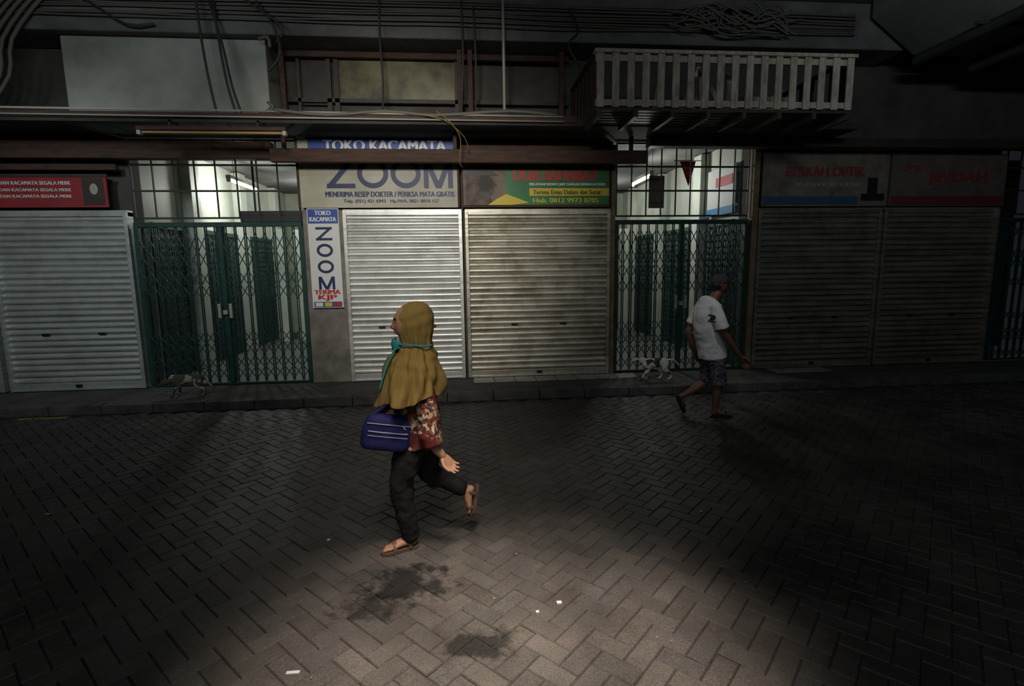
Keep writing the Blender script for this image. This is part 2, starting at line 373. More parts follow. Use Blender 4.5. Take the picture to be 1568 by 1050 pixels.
corridor(-4.45,-2.2,-3.86,9.4,40,1.2); corridor(2.2,4.27,3.2,8.9,34,1.0)
g=B(); g.box(8.3,10.7,9.5,9.6,0,3.6); g.obj('wall_recess',concD)
g=B(); g.box(-3.3,-2.26,8.3,8.9,2.42,2.58,0); 
for x in(-3.2,-2.35): g.box(x,x+.03,8.6,8.63,2.58,3.598)
g.obj('passage_awning',M('awning_grey',(.05,.055,.06),.7),bevel=.01)
g=B(); g.box(4.20,4.22,7.98,8.9,2.5,3.25,0); g.box(4.19,4.20,7.98,8.9,2.5,2.62,1); g.box(4.19,4.20,8.05,8.6,2.95,3.1,2); g.box(4.22,4.268,8.0,8.85,2.6,2.64,0)
g.obj('hanging_banner',[M('banner_white',(.6,.62,.6),.6),M('banner_blue',(.03,.2,.45),.6),M('banner_red',(.5,.04,.04),.6)])
g=B(); g.add([(3.40,8.2,3.30),(3.66,8.2,3.30),(3.55,8.2,2.92)],[(0,1,2)]); g.cyl((3.3,8.2,3.31),(3.75,8.2,3.31),.006); g.cyl((3.5,8.2,3.31),(3.5,8.2,3.598),.004)
g.obj('red_pennant',M('pennant_red',(.4,.02,.03),.6))
g=B(); g.box(2.95,3.2,8.3,8.31,2.6,3.1); g.cyl((3.0,8.305,3.1),(3.0,8.305,3.598),.004); g.cyl((3.15,8.305,3.1),(3.15,8.305,3.598),.004); g.obj('notice_board',M('notice_dark',(.14,.13,.11),.7))
# ---------------------------------------------------------------- signs
cream=M('sign_cream',(.50,.47,.36),.55,col2=(.34,.31,.23),scale=2.5)
navy=M('sign_navy',(.01,.02,.09),.5); blue=M('sign_blue',(.02,.07,.32),.5); white=M('sign_white',(.70,.70,.67),.5)
red=M('sign_red',(.45,.02,.02),.5); sgreen=M('sign_green',(.03,.20,.05),.5,col2=(.02,.12,.04),scale=3); yellow=M('sign_yellow',(.65,.5,.03),.5)
skinp=M('portrait_tone',(.16,.10,.06),.6,col2=(.03,.02,.015),scale=5,lo=.4,hi=.6); blk=M('sign_black',(.012,.012,.012),.5)
def letter(g,ch,x0,x1,z0,h,y,w,mi):
    z1=z0+h; d=.004
    if ch=='Z':
        g.box(x0,x1,y,y+d,z1-w*.9,z1,mi); g.box(x0,x1,y,y+d,z0,z0+w*.9,mi)
        k=w*1.35; g.add([(x0,y-.0005,z0+w*.5),(x0+k,y-.0005,z0+w*.5),(x1,y-.0005,z1-w*.5),(x1-k,y-.0005,z1-w*.5)],[(0,1,2,3)],mi)
    elif ch=='O':
        cx,cz,a,b_=(x0+x1)/2,(z0+z1)/2,(x1-x0)/2,h/2; n=40
        vs=[(cx+(a-q)*math.cos(t),y,cz+(b_-q)*math.sin(t)) for q in(0,w) for t in[2*math.pi*i/n for i in range(n)]]
        g.add(vs,[(i,(i+1)%n,n+(i+1)%n,n+i) for i in range(n)],mi)
    elif ch=='M':
        g.box(x0,x0+w,y,y+d,z0,z1,mi); g.box(x1-w,x1,y,y+d,z0,z1,mi); xm=(x0+x1)/2; k=w*1.15
        g.add([(x0,y-.0005,z1),(x0+k,y-.0005,z1),(xm+k/2,y-.0005,z0),(xm-k/2,y-.0005,z0)],[(0,1,2,3)],mi)
        g.add([(x1,y-.0008,z1),(x1-k,y-.0008,z1),(xm-k/2,y-.0008,z0),(xm+k/2,y-.0008,z0)],[(0,1,2,3)],mi)
e=empty('shop_sign',(-1.1,7.55,2.55))
g=B(); g.box(-2.22,-.03,7.56,7.6,2.54,3.45,0); g.box(-2.05,-.03,7.55,7.56,3.24,3.45,1)
for x in(-2.22,-.06): g.box(x,x+.03,7.545,7.6,2.54,3.45,5)
g.box(-2.0,-1.9,7.6,7.715,3.0,3.05,5); g.box(-.4,-.3,7.6,7.715,3.0,3.05,5)
g.text('TOKO KACAMATA',-1.85,-.2,3.29,.14,7.546,2,.12)
for ch,a,c in(('Z',-1.83,-1.45),('O',-1.42,-1.0),('O',-.97,-.56),('M',-.52,-.12)): letter(g,ch,a,c,2.80,.39,7.553,.066,3)
g.text('MENERIMA RESEP DOKTER / PERIKSA MATA GRATIS',-1.86,-.10,2.685,.07,7.555,3,.15)
g.text('Telp. (021) 421 6943   Hp./WA. 0821 8818 157',-1.62,-.32,2.595,.055,7.555,3,.10)
g.obj('panel',[cream,blue,white,navy,red,brown],e)
e=empty('shop_banner',(1.1,7.55,2.55))
g=B(); g.box(0,2.12,7.57,7.6,2.54,3.38,0); g.box(.62,2.10,7.56,7.57,2.57,3.12,1)
g.box(.95,2.10,7.555,7.56,2.695,2.80,4); g.box(0.02,.62,7.56,7.57,2.57,3.12,5); g.box(.5,.6,7.6,7.715,3.0,3.05,0)
g.text('DUA SAHABAT',.72,1.95,2.90,.15,7.553,2,.18)
g.text('MELAYANI SERVICE JAM TANGAN BERBAGAI MERK',.95,2.05,2.825,.045,7.553,3,.12)
g.text('Terima Emas Dalam dan Surat',1.0,1.98,2.715,.06,7.552,6,.08)
g.text('Hub. 0812 9973 0705',1.0,1.95,2.60,.065,7.553,4,.12)
def poly(g,pts,y,mi): g.add([(a,y,c) for a,c in pts],[tuple(range(len(pts)))],mi)
poly(g,[(.06,2.57),(.06,2.95),(.16,3.02),(.30,3.05),(.42,2.98),(.44,2.90),(.50,2.83),(.45,2.80),(.45,2.74),(.40,2.68),(.42,2.62),(.60,2.57)],7.556,7)
poly(g,[(.04,2.96),(.10,3.08),(.3,3.10),(.44,3.02),(.52,2.97),(.3,2.97)],7.553,6)
poly(g,[(.18,2.66),(.22,2.64),(.30,2.72),(.42,2.72),(.43,2.74),(.28,2.76)],7.554,6)
poly(g,[(.36,2.57),(.7,2.57),(.95,2.60),(.62,2.72),(.5,2.66)],7.551,4)
g.obj('panel',[brown,sgreen,red,white,yellow,M('portrait_ground',(.22,.17,.11),.6,col2=(.08,.06,.04),scale=3),blk,skinp],e)
e=empty('vertical_shop_sign',(-1.9,7.55,1.15))
g=B(); g.box(-2.12,-1.70,7.55,7.598,1.17,2.53,0); g.box(-2.11,-1.71,7.545,7.55,2.33,2.52,1)
g.text('TOKO',-2.02,-1.80,2.44,.06,7.542,0,.15); g.text('KACAMATA',-2.09,-1.73,2.355,.06,7.542,0,.15)
for i,c in enumerate('ZOOM'): letter(g,c,-2.02,-1.80,2.10-i*.225,.18,7.546,.036,2)
g.text('TERIMA',-2.09,-1.73,1.36,.06,7.546,3,.2); g.text('KJP',-2.04,-1.78,1.265,.085,7.546,3,.2)
g.box(-2.10,-1.72,7.546,7.55,1.18,1.255,1)
for i,mi in enumerate((0,4,3)): g.box(-2.08+i*.125,-1.98+i*.125,7.543,7.546,1.19,1.245,mi)
g.obj('panel',[white,blue,navy,red,yellow],e)
g=B(); g.box(-6.6,-4.62,7.5,7.52,2.55,2.93,0); g.box(-4.92,-4.66,7.495,7.5,2.58,2.92,2); g.box(-6.6,-4.6,7.49,7.5,2.93,2.97,2)
for x in(-6.5,-5.5,-4.7): g.box(x,x+.03,7.52,7.715,2.90,2.93,2)
for z,h in((2.82,.06),(2.74,.05),(2.66,.05)): g.text('TERIMA SERVIS JAM DAN KACAMATA SEGALA MERK',-6.45,-5.05,z,h,7.494,1,.1)
g.ell((-4.78,7.494,2.78),(.05,.003,.07),3)
g.obj('red_banner',[M('banner_red2',(.36,.03,.035),.55,col2=(.22,.02,.02),scale=2),white,darkm,cream])
g=B(); g.box(4.40,6.38,7.56,7.6,2.54,3.3,0); g.box(4.42,5.9,7.55,7.56,2.57,2.68,1); g.text('BERKAH OPTIK',4.75,6.0,2.97,.14,7.552,2,.15)
g.box(5.5,5.6,7.6,7.715,3.0,3.05,0)
g.text('MELAYANI RESEP DOKTER',4.9,5.9,2.82,.06,7.552,3,.1); g.box(6.05,6.2,7.55,7.56,2.72,2.95,4); g.box(5.95,6.32,7.548,7.55,2.62,2.72,4)
g.obj('optician_banner',[M('banner_faded',(.22,.19,.15,),.6,col2=(.12,.10,.08)),M('faded_blue',(.03,.09,.18),.6),M('faded_red',(.24,.045,.04),.6),M('faded_white',(.35,.34,.3),.6),blk])
g=B(); g.box(6.42,8.3,7.56,7.6,2.54,3.3,0); g.box(6.44,8.28,7.55,7.56,2.56,2.68,1); g.text('JINDAH',7.0,8.0,2.84,.2,7.552,2,.15); g.text('OPTIK',6.6,6.9,3.05,.08,7.552,2,.1)
g.box(7.5,7.6,7.6,7.715,3.0,3.05,0)
g.obj('eyewear_banner',[M('banner_faded3',(.17,.13,.11),.6,col2=(.10,.085,.07)),M('faded_maroon',(.16,.03,.025),.6),M('faded_red3',(.25,.045,.04),.6)])
# ---------------------------------------------------------------- balcony
e=empty('slatted_balcony',(3.1,6.2,3.46)); g=B()
xa,xb=1.55,4.66; n=18
for i in range(n):
    x=xa+.05+(xb-xa-.1)*i/(n-1); zj=random.uniform(-.01,.01)
    g.box(x-.042,x+.042,6.17,6.19,3.50,4.10+zj)
g.box(xa,xb,6.19,6.23,4.0,4.07); g.box(xa,xb,6.19,6.23,3.52,3.59)
g.box(xa-.02,xb+.02,6.15,6.25,4.08,4.12)
for i in range(7):
    y=6.3+i*.2
    g.box(xa,xa+.02,y,y+.09,3.5,4.10,1); g.box(xb-.02,xb,y,y+.09,3.5,4.10,1)
g.box(xa-.02,xa+.04,6.25,7.55,4.08,4.12,1); g.box(xb-.04,xb+.02,6.25,7.55,4.08,4.12,1)
g.obj('railing',[fencem,brown],e,bevel=.004)
g=B()
for i in range(12): y=6.2+i*.115; g.box(xa,xb,y,y+.07,3.47,3.50)
for i in range(8): x=xa+.02+(xb-xa-.06)*i/7; g.box(x,x+.05,6.2,6.84,3.40,3.47)
g.obj('deck',darkm,e)
g=B()
for i in range(9):
    p=Vector((random.uniform(2.2,4.2),random.uniform(6.5,7.1),3.52)); q=p+Vector((random.uniform(-.4,.4),random.uniform(-.1,.2),random.uniform(.3,.7)))
    g.bar(p,q,.06,.03)
g.box(3.6,4.3,6.7,7.1,3.5,3.8); g.obj('stored_planks',fencem,e)
# ---------------------------------------------------------------- cables, pipes
ec=empty('overhead_cables',(0,7.05,5.1))
def cable(name,lines,r,mat,seg=6):
    g=B()
    for pts in lines: g.tube(pts,[r]*len(pts),seg=seg,sub=3)
    return g.obj(name,mat,ec,smooth=True)
L=[]
for i in range(9):
    z=4.98-.035*i; y=7.09-.01*(i%3)
    L.append([(x,y+random.uniform(-.01,.01),z+random.uniform(-.02,.02)) for x in(-5.3,-4,-2.6,-1.2,0,1.3,2.6,4,5.3)])
cable('cable_bundle',L,.011,cableg)
L=[]
for i in range(7):
    pts=[(-4.4-.09*i,7.06,5.12)]
    pts+= [(-4.75-.10*i,7.03,4.9),(-5.15-.1*i,7.0,4.4),(-5.25-.1*i,7.02,4.0),(-5.6-.12*i,7.05,3.6)]
    L.append(pts)
cable('conduit_pipes',L,.022,cableg,8)
L=[[(-3.05,6.95,5.12),(-3.02,6.9,4.6),(-2.95,6.85,4.0),(-2.88,6.84,3.55)],[(-2.95,7.05,4.9),(-2.8,6.95,4.4),(-2.7,6.88,3.9),(-2.6,6.85,3.55)],[(-2.90,7.05,4.9),(-2.83,6.95,4.4),(-2.75,6.88,3.9),(-2.66,6.85,3.55)],
 [(-.95,7.05,5.0),(-.96,7.04,4.5),(-.94,7.0,4.0),(-.95,6.9,3.58)],[(-2.4,7.05,4.9),(-2.2,7.0,4.6),(-2.15,7.0,4.3),(-2.3,7.0,4.1)],[(-2.7,7.05,5.05),(-2.45,7.0,4.85),(-2.1,7.0,4.6),(-2.2,7.05,4.45)],
 [(.05,7.05,5.0),(.06,7.05,4.5),(.05,7.1,4.1),(.02,7.3,3.6)],[(.2,7.05,4.9),(.22,7.1,4.3),(.2,7.3,3.6)],[(1.4,7.0,4.9),(1.5,6.9,4.6),(1.35,6.8,4.4),(1.5,6.8,4.15)],[(-4.6,7.05,4.95),(-4.3,7.04,4.85),(-3.9,7.02,4.6),(-3.6,7.05,4.62)]]
cable('hanging_cables',L,.014,cablem)
L=[]
for i in range(16):
    x0=random.uniform(2.6,3.0); z0=random.uniform(4.72,4.98); pts=[(x0,7.02,z0)]
    for k in range(5): pts.append((x0+.28*(k+1)+random.uniform(-.1,.1),7.02-random.uniform(0,.12),z0+random.uniform(-.16,.12)))
    L.append(pts)
cable('cable_tangle',L,.013,cableg)
L=[[(-.28+.0,6.8,3.6),(-.1,6.78,3.45),(.0,6.9,3.3),(-.02,7.0,3.05),(.02,7.1,3.0)],[(-.5,6.8,3.56),(-.2,6.78,3.5),(0.05,7.0,3.35),(.1,7.15,3.2)]]
cable('loose_wire',L,.006,M('yellow_wire',(.25,.19,.06),.6))
g=B(); g.cyl((-7.5,6.82,3.6),(-2.6,6.82,3.585),.014); g.cyl((-2.6,6.82,3.585),(1.3,6.82,3.56),.012); g.cyl((-7.5,6.81,3.53),(1.3,6.81,3.50),.010)
g.obj('conduit_line',pipem,ec,smooth=True)
L=[[(-2.42,7.1,4.5),(-2.3,7.05,4.5),(-2.28,7.05,4.4)],[(-2.5,7.1,3.62),(-2.3,7.05,3.68),(-2.35,7.05,3.75)],[(-2.2,6.82,3.6),(-1.6,6.82,3.55),(-.9,6.82,3.6),(-.3,6.82,3.56),(.6,6.82,3.62),(1.2,6.82,3.58)]]
cable('bent_conduit',L,.022,cableg)
g=B(); g.cyl((.56,6.9,3.56),(.56,6.9,5.148),.018); g.cyl((.56,6.9,3.552),(.56,6.9,3.58),.06); g.obj('steel_pole',pipem,ec,smooth=True)
# ---------------------------------------------------------------- figures
skin_w=M('skin_tan',(.42,.23,.14),.55,spec=.3); skin_m=M('skin_brown',(.17,.08,.045),.5)
eyew=M('eye_white',(.6,.57,.52),.3); eyed=M('eye_dark',(.01,.007,.005),.2); lipm=M('lips',(.3,.10,.08),.5); hairm=M('hair_black',(.008,.007,.006),.6)
def head(c,facing,sc,skin,parent,ears=True,pitch=0):
    c=Vector(c); R=Matrix.Rotation(facing,3,'Z')@Matrix.Rotation(pitch,3,'Y')
    seg,rg=64,48; vs=[];fs=[]
    ga=lambda a,s: math.exp(-(a/s)**2)
    for i in range(rg+1):
        th=math.pi*i/rg
        for j in range(seg):
            ph=2*math.pi*j/seg
            x,y,z=math.sin(th)*math.cos(ph),math.sin(th)*math.sin(ph),math.cos(th)
            X=x*.092;Y=y*.073;Z=z*.115
            if z<0: 
                Y*=1-.30*z*z; X*=(1-.12*z*z) if x>0 else (1-.35*z*z)
            if x>0:
                X-=.010*x*abs(y)**2
                w=x
                X+=w*(.020*ga(y,.13)*ga(z+.20,.12)+.012*ga(y,.10)*ga(z+.02,.16))
                X+=w*(.006*ga(z-.30,.12)*ga(y,.6))
                X-=w*(.009*ga(z-.09,.13)*(ga(y-.36,.2)+ga(y+.36,.2)))
                X+=w*(.007*ga(z+.47,.09)*ga(y,.28)-.004*ga(z+.47,.02)*ga(y,.26)-.005*ga(z+.62,.07)*ga(y,.4))
                X+=w*.009*ga(z+.82,.14)*ga(y,.3)
            vs.append(c+R@(Vector((X,Y,Z))*sc))
    for i in range(rg):
        for j in range(seg): fs.append((i*seg+j,(i+1)*seg+j,(i+1)*seg+(j+1)%seg,i*seg+(j+1)%seg))
    g=B(); g.add(vs,fs,0)
    def P(x,y,z): return c+R@(Vector((x,y,z))*sc)
    for s in(-1,1):
        g.ell(P(.0675,s*.028,.010),(.0115*sc,)*3,1,14,10); g.ell(P(.0745,s*.0285,.010),(.0058*sc,)*3,2,10,6)
        g.tube([P(.0775,s*.016,.014),P(.0805,s*.028,.0185),P(.0715,s*.040,.013)],[.0026*sc]*3,0,6)
        g.tube([P(.083,s*.012,.030),P(.083,s*.028,.036),P(.072,s*.045,.031)],[.0032*sc]*3,3,6)
        if ears:
            g.tube([P(-.004,s*.073,.02),P(-.014,s*.079,.014),P(-.012,s*.078,-.01),P(-.002,s*.073,-.028)],[.009*sc,.010*sc,.009*sc,.006*sc],0,8)
    g.tube([P(.081,-.019,-.0535),P(.0895,0,-.052),P(.081,.019,-.0535)],[.003*sc,.0052*sc,.003*sc],4,8)
    return g.obj('head',[skin,eyew,eyed,hairm,lipm],parent,smooth=True)
def hand(g,w,d,s,n,sc=1.,curl=.6,mi=0):
    w=Vector(w);d=Vector(d).normalized();s=Vector(s);s=(s-d*s.dot(d)).normalized();n0=d.cross(s).normalized()
    n=n0 if n0.dot(Vector(n))>0 else -n0
    g.tube([w,w+d*.03*sc,w+d*.06*sc,w+d*.085*sc],[(.023*sc,.017*sc),(.034*sc,.016*sc),(.040*sc,.014*sc),(.037*sc,.011*sc)],mi,14,up=s,sub=2)
    for i,(ln,r) in enumerate(((.070,.0088),(.078,.009),(.072,.0086),(.056,.0078))):
        p=w+d*(.078-.003*abs(i-1))*sc+s*((.029-.0195*i)*sc); pts=[p]
        for k,(f,a) in enumerate(((.45,.35),(.32,.95),(.23,1.45))):
            an=curl*a*(1+.08*i); dd=d*math.cos(an)+n*math.sin(an)+s*((1.5-i)*.04)
            p=p+dd.normalized()*ln*f*sc; pts.append(p)
        g.tube(pts,[r*sc,r*.97*sc,r*.9*sc,r*.72*sc],mi,10,up=s,sub=3)
    p=w+d*.022*sc+s*.024*sc+n*.004*sc
    p1=p+(d*.7+s*.6+n*.25).normalized()*.036*sc; p2=p1+(d*.9+s*.25+n*.35).normalized()*.030*sc; p3=p2+(d*.95+s*.0+n*.4).normalized()*.022*sc
    g.tube([p,p1,p2,p3],[.014*sc,.0115*sc,.010*sc,.008*sc],mi,10,up=n,sub=3)
def foot(g,ankle,heel,d,side,sc=1.,upv=(0,0,1)):
    d=Vector(d).normalized();U=Vector(upv).normalized();s=Vector(side);s=(s-d*s.dot(d)-U*s.dot(U)).normalized()
    h=Vector(heel);a=Vector(ankle)
    g.tube([h+U*.028*sc+d*.02*sc,h+U*.040*sc+d*.05*sc,h+U*.036*sc+d*.10*sc,h+U*.022*sc+d*.155*sc,h+U*.014*sc+d*.185*sc],[(.029*sc,.027*sc),(.031*sc,.038*sc),(.035*sc,.030*sc),(.043*sc,.020*sc),(.038*sc,.012*sc)],0,14,up=s,sub=3)
    g.tube([a,h+U*.045*sc+d*.04*sc],[.034*sc,.034*sc],0,12,up=s)
    for i,(o,l,r) in enumerate(((.028,.045,.0115),(.010,.043,.009),(-.005,.037,.0085),(-.019,.030,.008),(-.031,.022,.0075))):
        p=h+d*.183*sc+s*o*sc+U*.013*sc
        g.tube([p,p+d*l*.6*sc+U*.002*sc,p+d*l*sc-U*.003*sc],[r*sc,r*.95*sc,r*.8*sc],0,8,up=s,sub=2)
def sandal(name,parent,heel,d,side,U,sc,mats):
    d=Vector(d).normalized();U=Vector(U).normalized();s=Vector(side);s=(s-d*s.dot(d)-U*s.dot(U)).normalized();h=Vector(heel)
    out=[(-.015,0),(-.008,.024),(.03,.034),(.09,.033),(.15,.046),(.20,.047),(.235,.034),(.245,.012),(.24,-.012),(.225,-.034),(.19,-.047),(.14,-.047),(.09,-.036),(.03,-.034),(-.008,-.024)]
    n=len(out); g=B()
    vs=[h+d*a*sc+s*c*sc+U*z for z in(-.020,0) for a,c in out]
    g.add(vs,[tuple(range(n-1,-1,-1)),tuple(range(n,2*n))]+[(i,(i+1)%n,n+(i+1)%n,n+i) for i in range(n)],0)
    for a,hh,w in((.15,.047,.040),(.045,.07,.034)):
        pts=[h+d*a*sc+s*w*1.1*sc*math.cos(t)+U*hh*sc*math.sin(t) for t in[math.pi*k/6 for k in range(7)]]
        g.tube(pts,[(.014*sc,.003*sc)]*7,1,8,up=d,sub=2)
    return g.obj(name,mats,parent,bevel=.003)
# ---------- woman (walks toward -X)
wo=empty('walking_woman',(-.33,3.08,0))
trous=M('black_trousers',(.010,.010,.011),.85,col2=(.016,.016,.018),scale=10,spec=.25)
g=B()
g.tube([(-.30,3.08,.84),(-.295,3.08,.74),(-.30,3.08,.67)],[(.14,.10),(.15,.12),(.135,.11)])
g.tube([(-.32,3.01,.73),(-.37,3.0,.57),(-.405,3.0,.41),(-.385,3.02,.22),(-.365,3.04,.085)],[(.082,.090),(.075,.086),(.062,.068),(.057,.061),(.053,.056)])
g.tube([(-.28,3.15,.73),(-.265,3.16,.57),(-.25,3.17,.44),(-.13,3.185,.355),(-.045,3.19,.305)],[(.082,.090),(.075,.084),(.064,.072),(.054,.058),(.047,.052)])
o=g.obj('trousers',trous,wo,voxel=.008,sm=4); folds(o,.026,.075)
g=B()
foot(g,(-.365,3.04,.12),(-.335,3.055,.02),(-.95,-.30,0),(.3,-.95,0) ,.88)
g.obj('foot_front',skin_w,wo,voxel=.0032,sm=2)
sandal('sandal_front',wo,(-.335,3.055,.021),(-.95,-.30,0),(.3,-.95,0),(0,0,1),.90,[M('sandal_sole',(.10,.06,.045),.7),M('sandal_strap',(.13,.07,.045),.6)])
fd=Vector((-.22,-.08,-.97)); fu=Vector((-.90,-.35,.2)); fu=(fu-fd.normalized()*fu.dot(fd.normalized())).normalized()
g=B(); foot(g,(-.03,3.19,.30),(.035,3.20,.315),fd,(-.3,.95,0),.84,upv=fu)
g.tube([(-.08,3.188,.325),(-.02,3.19,.30)],[.036,.033])
g.obj('foot_rear',skin_w,wo,voxel=.0032,sm=2)
sandal('sandal_rear',wo,(.035,3.20,.315),fd,(-.3,.95,0),fu,.86,[bpy.data.materials['sandal_sole'],bpy.data.materials['sandal_strap']])
# blouse
m,nt,b=newmat('patterned_blouse'); blouse=m; tc=N(nt,'ShaderNodeTexCoord')
nn=N(nt,'ShaderNodeTexNoise',Scale=16.,Detail=3.); nt.links.new(tc.outputs['Object'],nn.inputs['Vector'])
mxv=N(nt,'ShaderNodeMix',data_type='VECTOR'); mxv.inputs[0].default_value=.10
nt.links.new(tc.outputs['Object'],mxv.inputs[4]); nt.links.new(nn.outputs['Color'],mxv.inputs[5])
vo=N(nt,'ShaderNodeTexVoronoi',Scale=48.); nt.links.new(mxv.outputs[1],vo.inputs['Vector'])
r=N(nt,'ShaderNodeValToRGB'); r.color_ramp.interpolation='CONSTANT'
cols=[(0,(.11,.016,.012)),(.30,(.42,.31,.20)),(.46,(.06,.018,.012)),(.60,(.55,.48,.38)),(.78,(.20,.06,.022)),(.93,(.05,.15,.15))]
while len(r.color_ramp.elements)<len(cols): r.color_ramp.elements.new(.5)
for el,(p_,c_) in zip(r.color_ramp.elements,cols): el.position=p_; el.color=(*c_,1)
sp=N(nt,'ShaderNodeSeparateColor'); nt.links.new(vo.outputs['Color'],sp.inputs[0])
wv=N(nt,'ShaderNodeTexWave',Scale=1.6,Distortion=3.); wv.bands_direction='DIAGONAL'; nt.links.new(tc.outputs['Object'],wv.inputs['Vector'])
gt=N(nt,'ShaderNodeMath',operation='GREATER_THAN'); nt.links.new(wv.outputs['Fac'],gt.inputs[0]); gt.inputs[1].default_value=.84
mb=N(nt,'ShaderNodeMix',data_type='RGBA'); nt.links.new(gt.outputs[0],mb.inputs[0]); nt.links.new(sp.outputs[0],r.inputs[0]); nt.links.new(r.outputs[0],mb.inputs[6]); mb.inputs[7].default_value=(.12,.013,.013,1)
nt.links.new(mb.outputs[2],b.inputs['Base Color']); b.inputs['Roughness'].default_value=.8
g=B()
g.tube([(-.28,3.08,1.16),(-.29,3.08,1.05),(-.31,3.08,.92),(-.30,3.08,.78),(-.285,3.08,.665)],[(.14,.10),(.155,.12),(.158,.128),(.158,.132),(.168,.14)],seg=24,cap=.1)
g.tube([(-.255,2.97,1.10),(-.235,2.925,1.0),(-.22,2.905,.87),(-.215,2.895,.77),(-.20,2.895,.71)],[.06,.062,.062,.064,.068],cap=.1)
g.tube([(-.27,3.20,1.10),(-.30,3.25,.98),(-.33,3.27,.88),(-.40,3.22,.87)],[.06,.06,.06,.055],cap=.1)
o=g.obj('blouse',blouse,wo,voxel=.007,sm=5); folds(o,.03,.09)
g=B()
g.tube([(-.21,2.895,.80),(-.19,2.895,.70),(-.150,2.90,.635)],[.036,.032,.022],up=(0,1,0))
hand(g,(-.152,2.90,.638),(.62,.0,-.78),(-.5,-.6,-.4),(.6,-.2,.3),.88,.65)
g.obj('arm_left',skin_w,wo,voxel=.003,sm=2)
g=B()
g.tube([(-.36,3.24,.87),(-.44,3.18,.87),(-.475,3.14,.875)],[.032,.028,.021])
hand(g,(-.475,3.14,.875),(-.6,-.75,-.1),(0,0,1),(.6,-.6,0),.95,.9)
g.obj('arm_right',skin_w,wo,voxel=.003,sm=2)
head((-.322,3.05,1.385),math.pi-.02,.98,skin_w,wo,False)
g=B(); g.tube([(-.295,3.06,1.32),(-.285,3.07,1.15)],[.055,.06]); g.obj('neck',skin_w,wo,smooth=True)
hij=M('ochre_hijab',(.27,.18,.055),.95,col2=(.20,.13,.038),scale=5,spec=.1,bump=.35,bscale=14,bdist=.03,bsx=(1,1,.35))
secs=[(1.512,-.280,.006,.006,0),(1.506,-.280,.035,.030,0),(1.49,-.283,.070,.058,0),(1.46,-.289,.096,.079,0),(1.42,-.294,.110,.091,.001),(1.38,-.296,.112,.094,.002),(1.34,-.296,.105,.090,.003),(1.30,-.292,.094,.084,.004),(1.265,-.292,.088,.082,.006),(1.225,-.300,.106,.118,.010),(1.18,-.307,.136,.175,.013),(1.10,-.308,.162,.222,.016),(1.02,-.318,.180,.240,.020),(.96,-.332,.192,.246,.024)]
seg=112; rows=[]
for i in range(len(secs)-1):
    for k in range(6):
        t=k/6; rows.append([secs[i][q]*(1-t)+secs[i+1][q]*t for q in range(5)])
rows.append(list(secs[-1]))
for _ in range(3):
    rows=[rows[0]]+[[(rows[i-1][q]+2*rows[i][q]+rows[i+1][q])/4 for q in range(5)] for i in range(1,len(rows)-1)]+[rows[-1]]
vs=[];fs=[]
for (z,cx,rx,ry,am) in rows:
    low=max(0,(1.15-z)/.2)
    for j in range(seg):
        a=2*math.pi*j/seg
        f=am*(.8*math.sin(7*a+z*9)+.55*math.sin(13*a-z*14+1)+.35*math.sin(3*a+z*20)+.3*math.sin(21*a+z*25))
        f+=.0055*math.sin(z*95+2.2*a)*math.exp(-((z-1.20)/.075)**2)
        f+=.003*math.sin(z*80-3*a)*math.exp(-((z-1.42)/.06)**2)*(z<1.49)
        dz=low*(-.03*math.cos(a-math.pi)+.015*math.sin(5*a))
        vs.append((cx+(rx+f)*math.cos(a),3.06+(ry+f)*math.sin(a),z+dz))
for i in range(len(rows)-1):
    for j in range(seg):
        a=2*math.pi*(j+.5)/seg; z=(rows[i][0]+rows[i+1][0])/2
        da=abs((a-math.pi))
        if (da/.98)**2+((z-1.375)/.085)**2<1: continue
        fs.append((i*seg+j,i*seg+(j+1)%seg,(i+1)*seg+(j+1)%seg,(i+1)*seg+j))
g=B(); g.add(vs,fs); o=g.obj('hijab',hij,wo,smooth=True)
q=o.modifiers.new('so','SOLIDIFY'); q.thickness=.005; q.offset=0
q=o.modifiers.new('ss','SUBSURF'); q.levels=1; q.render_levels=1
teal=M('teal_cloth',(.035,.25,.25),.8,spec=.2)
g=B()
g.tube([(-.372,2.99,1.27),(-.410,3.02,1.266),(-.420,3.06,1.266),(-.410,3.10,1.266)],[(.006,.022),(.010,.034),(.012,.036),(.008,.03)],up=(1,0,0),seg=12)
g.tube([(-.38,2.985,1.272),(-.335,2.958,1.275),(-.28,2.955,1.268),(-.225,2.965,1.262),(-.195,2.995,1.265)],[(.004,.006)]*5,seg=8)
g.tube([(-.40,2.99,1.25),(-.44,2.965,1.18),(-.465,2.94,1.11),(-.49,2.93,1.03)],[(.004,.006)]*4,seg=8)
g.obj('face_mask',teal,wo,smooth=True)
bagn=M('bag_navy',(.018,.022,.12),.7,col2=(.012,.014,.075),scale=15,bump=.4,bscale=14,bdist=.02,spec=.3); bagw=M('bag_piping',(.45,.45,.5),.5)
R=Matrix.Rotation(math.radians(-12),3,'Y').inverted()@Matrix.Rotation(math.radians(12),3,'Z'); c=Vector((-.455,2.93,.775))
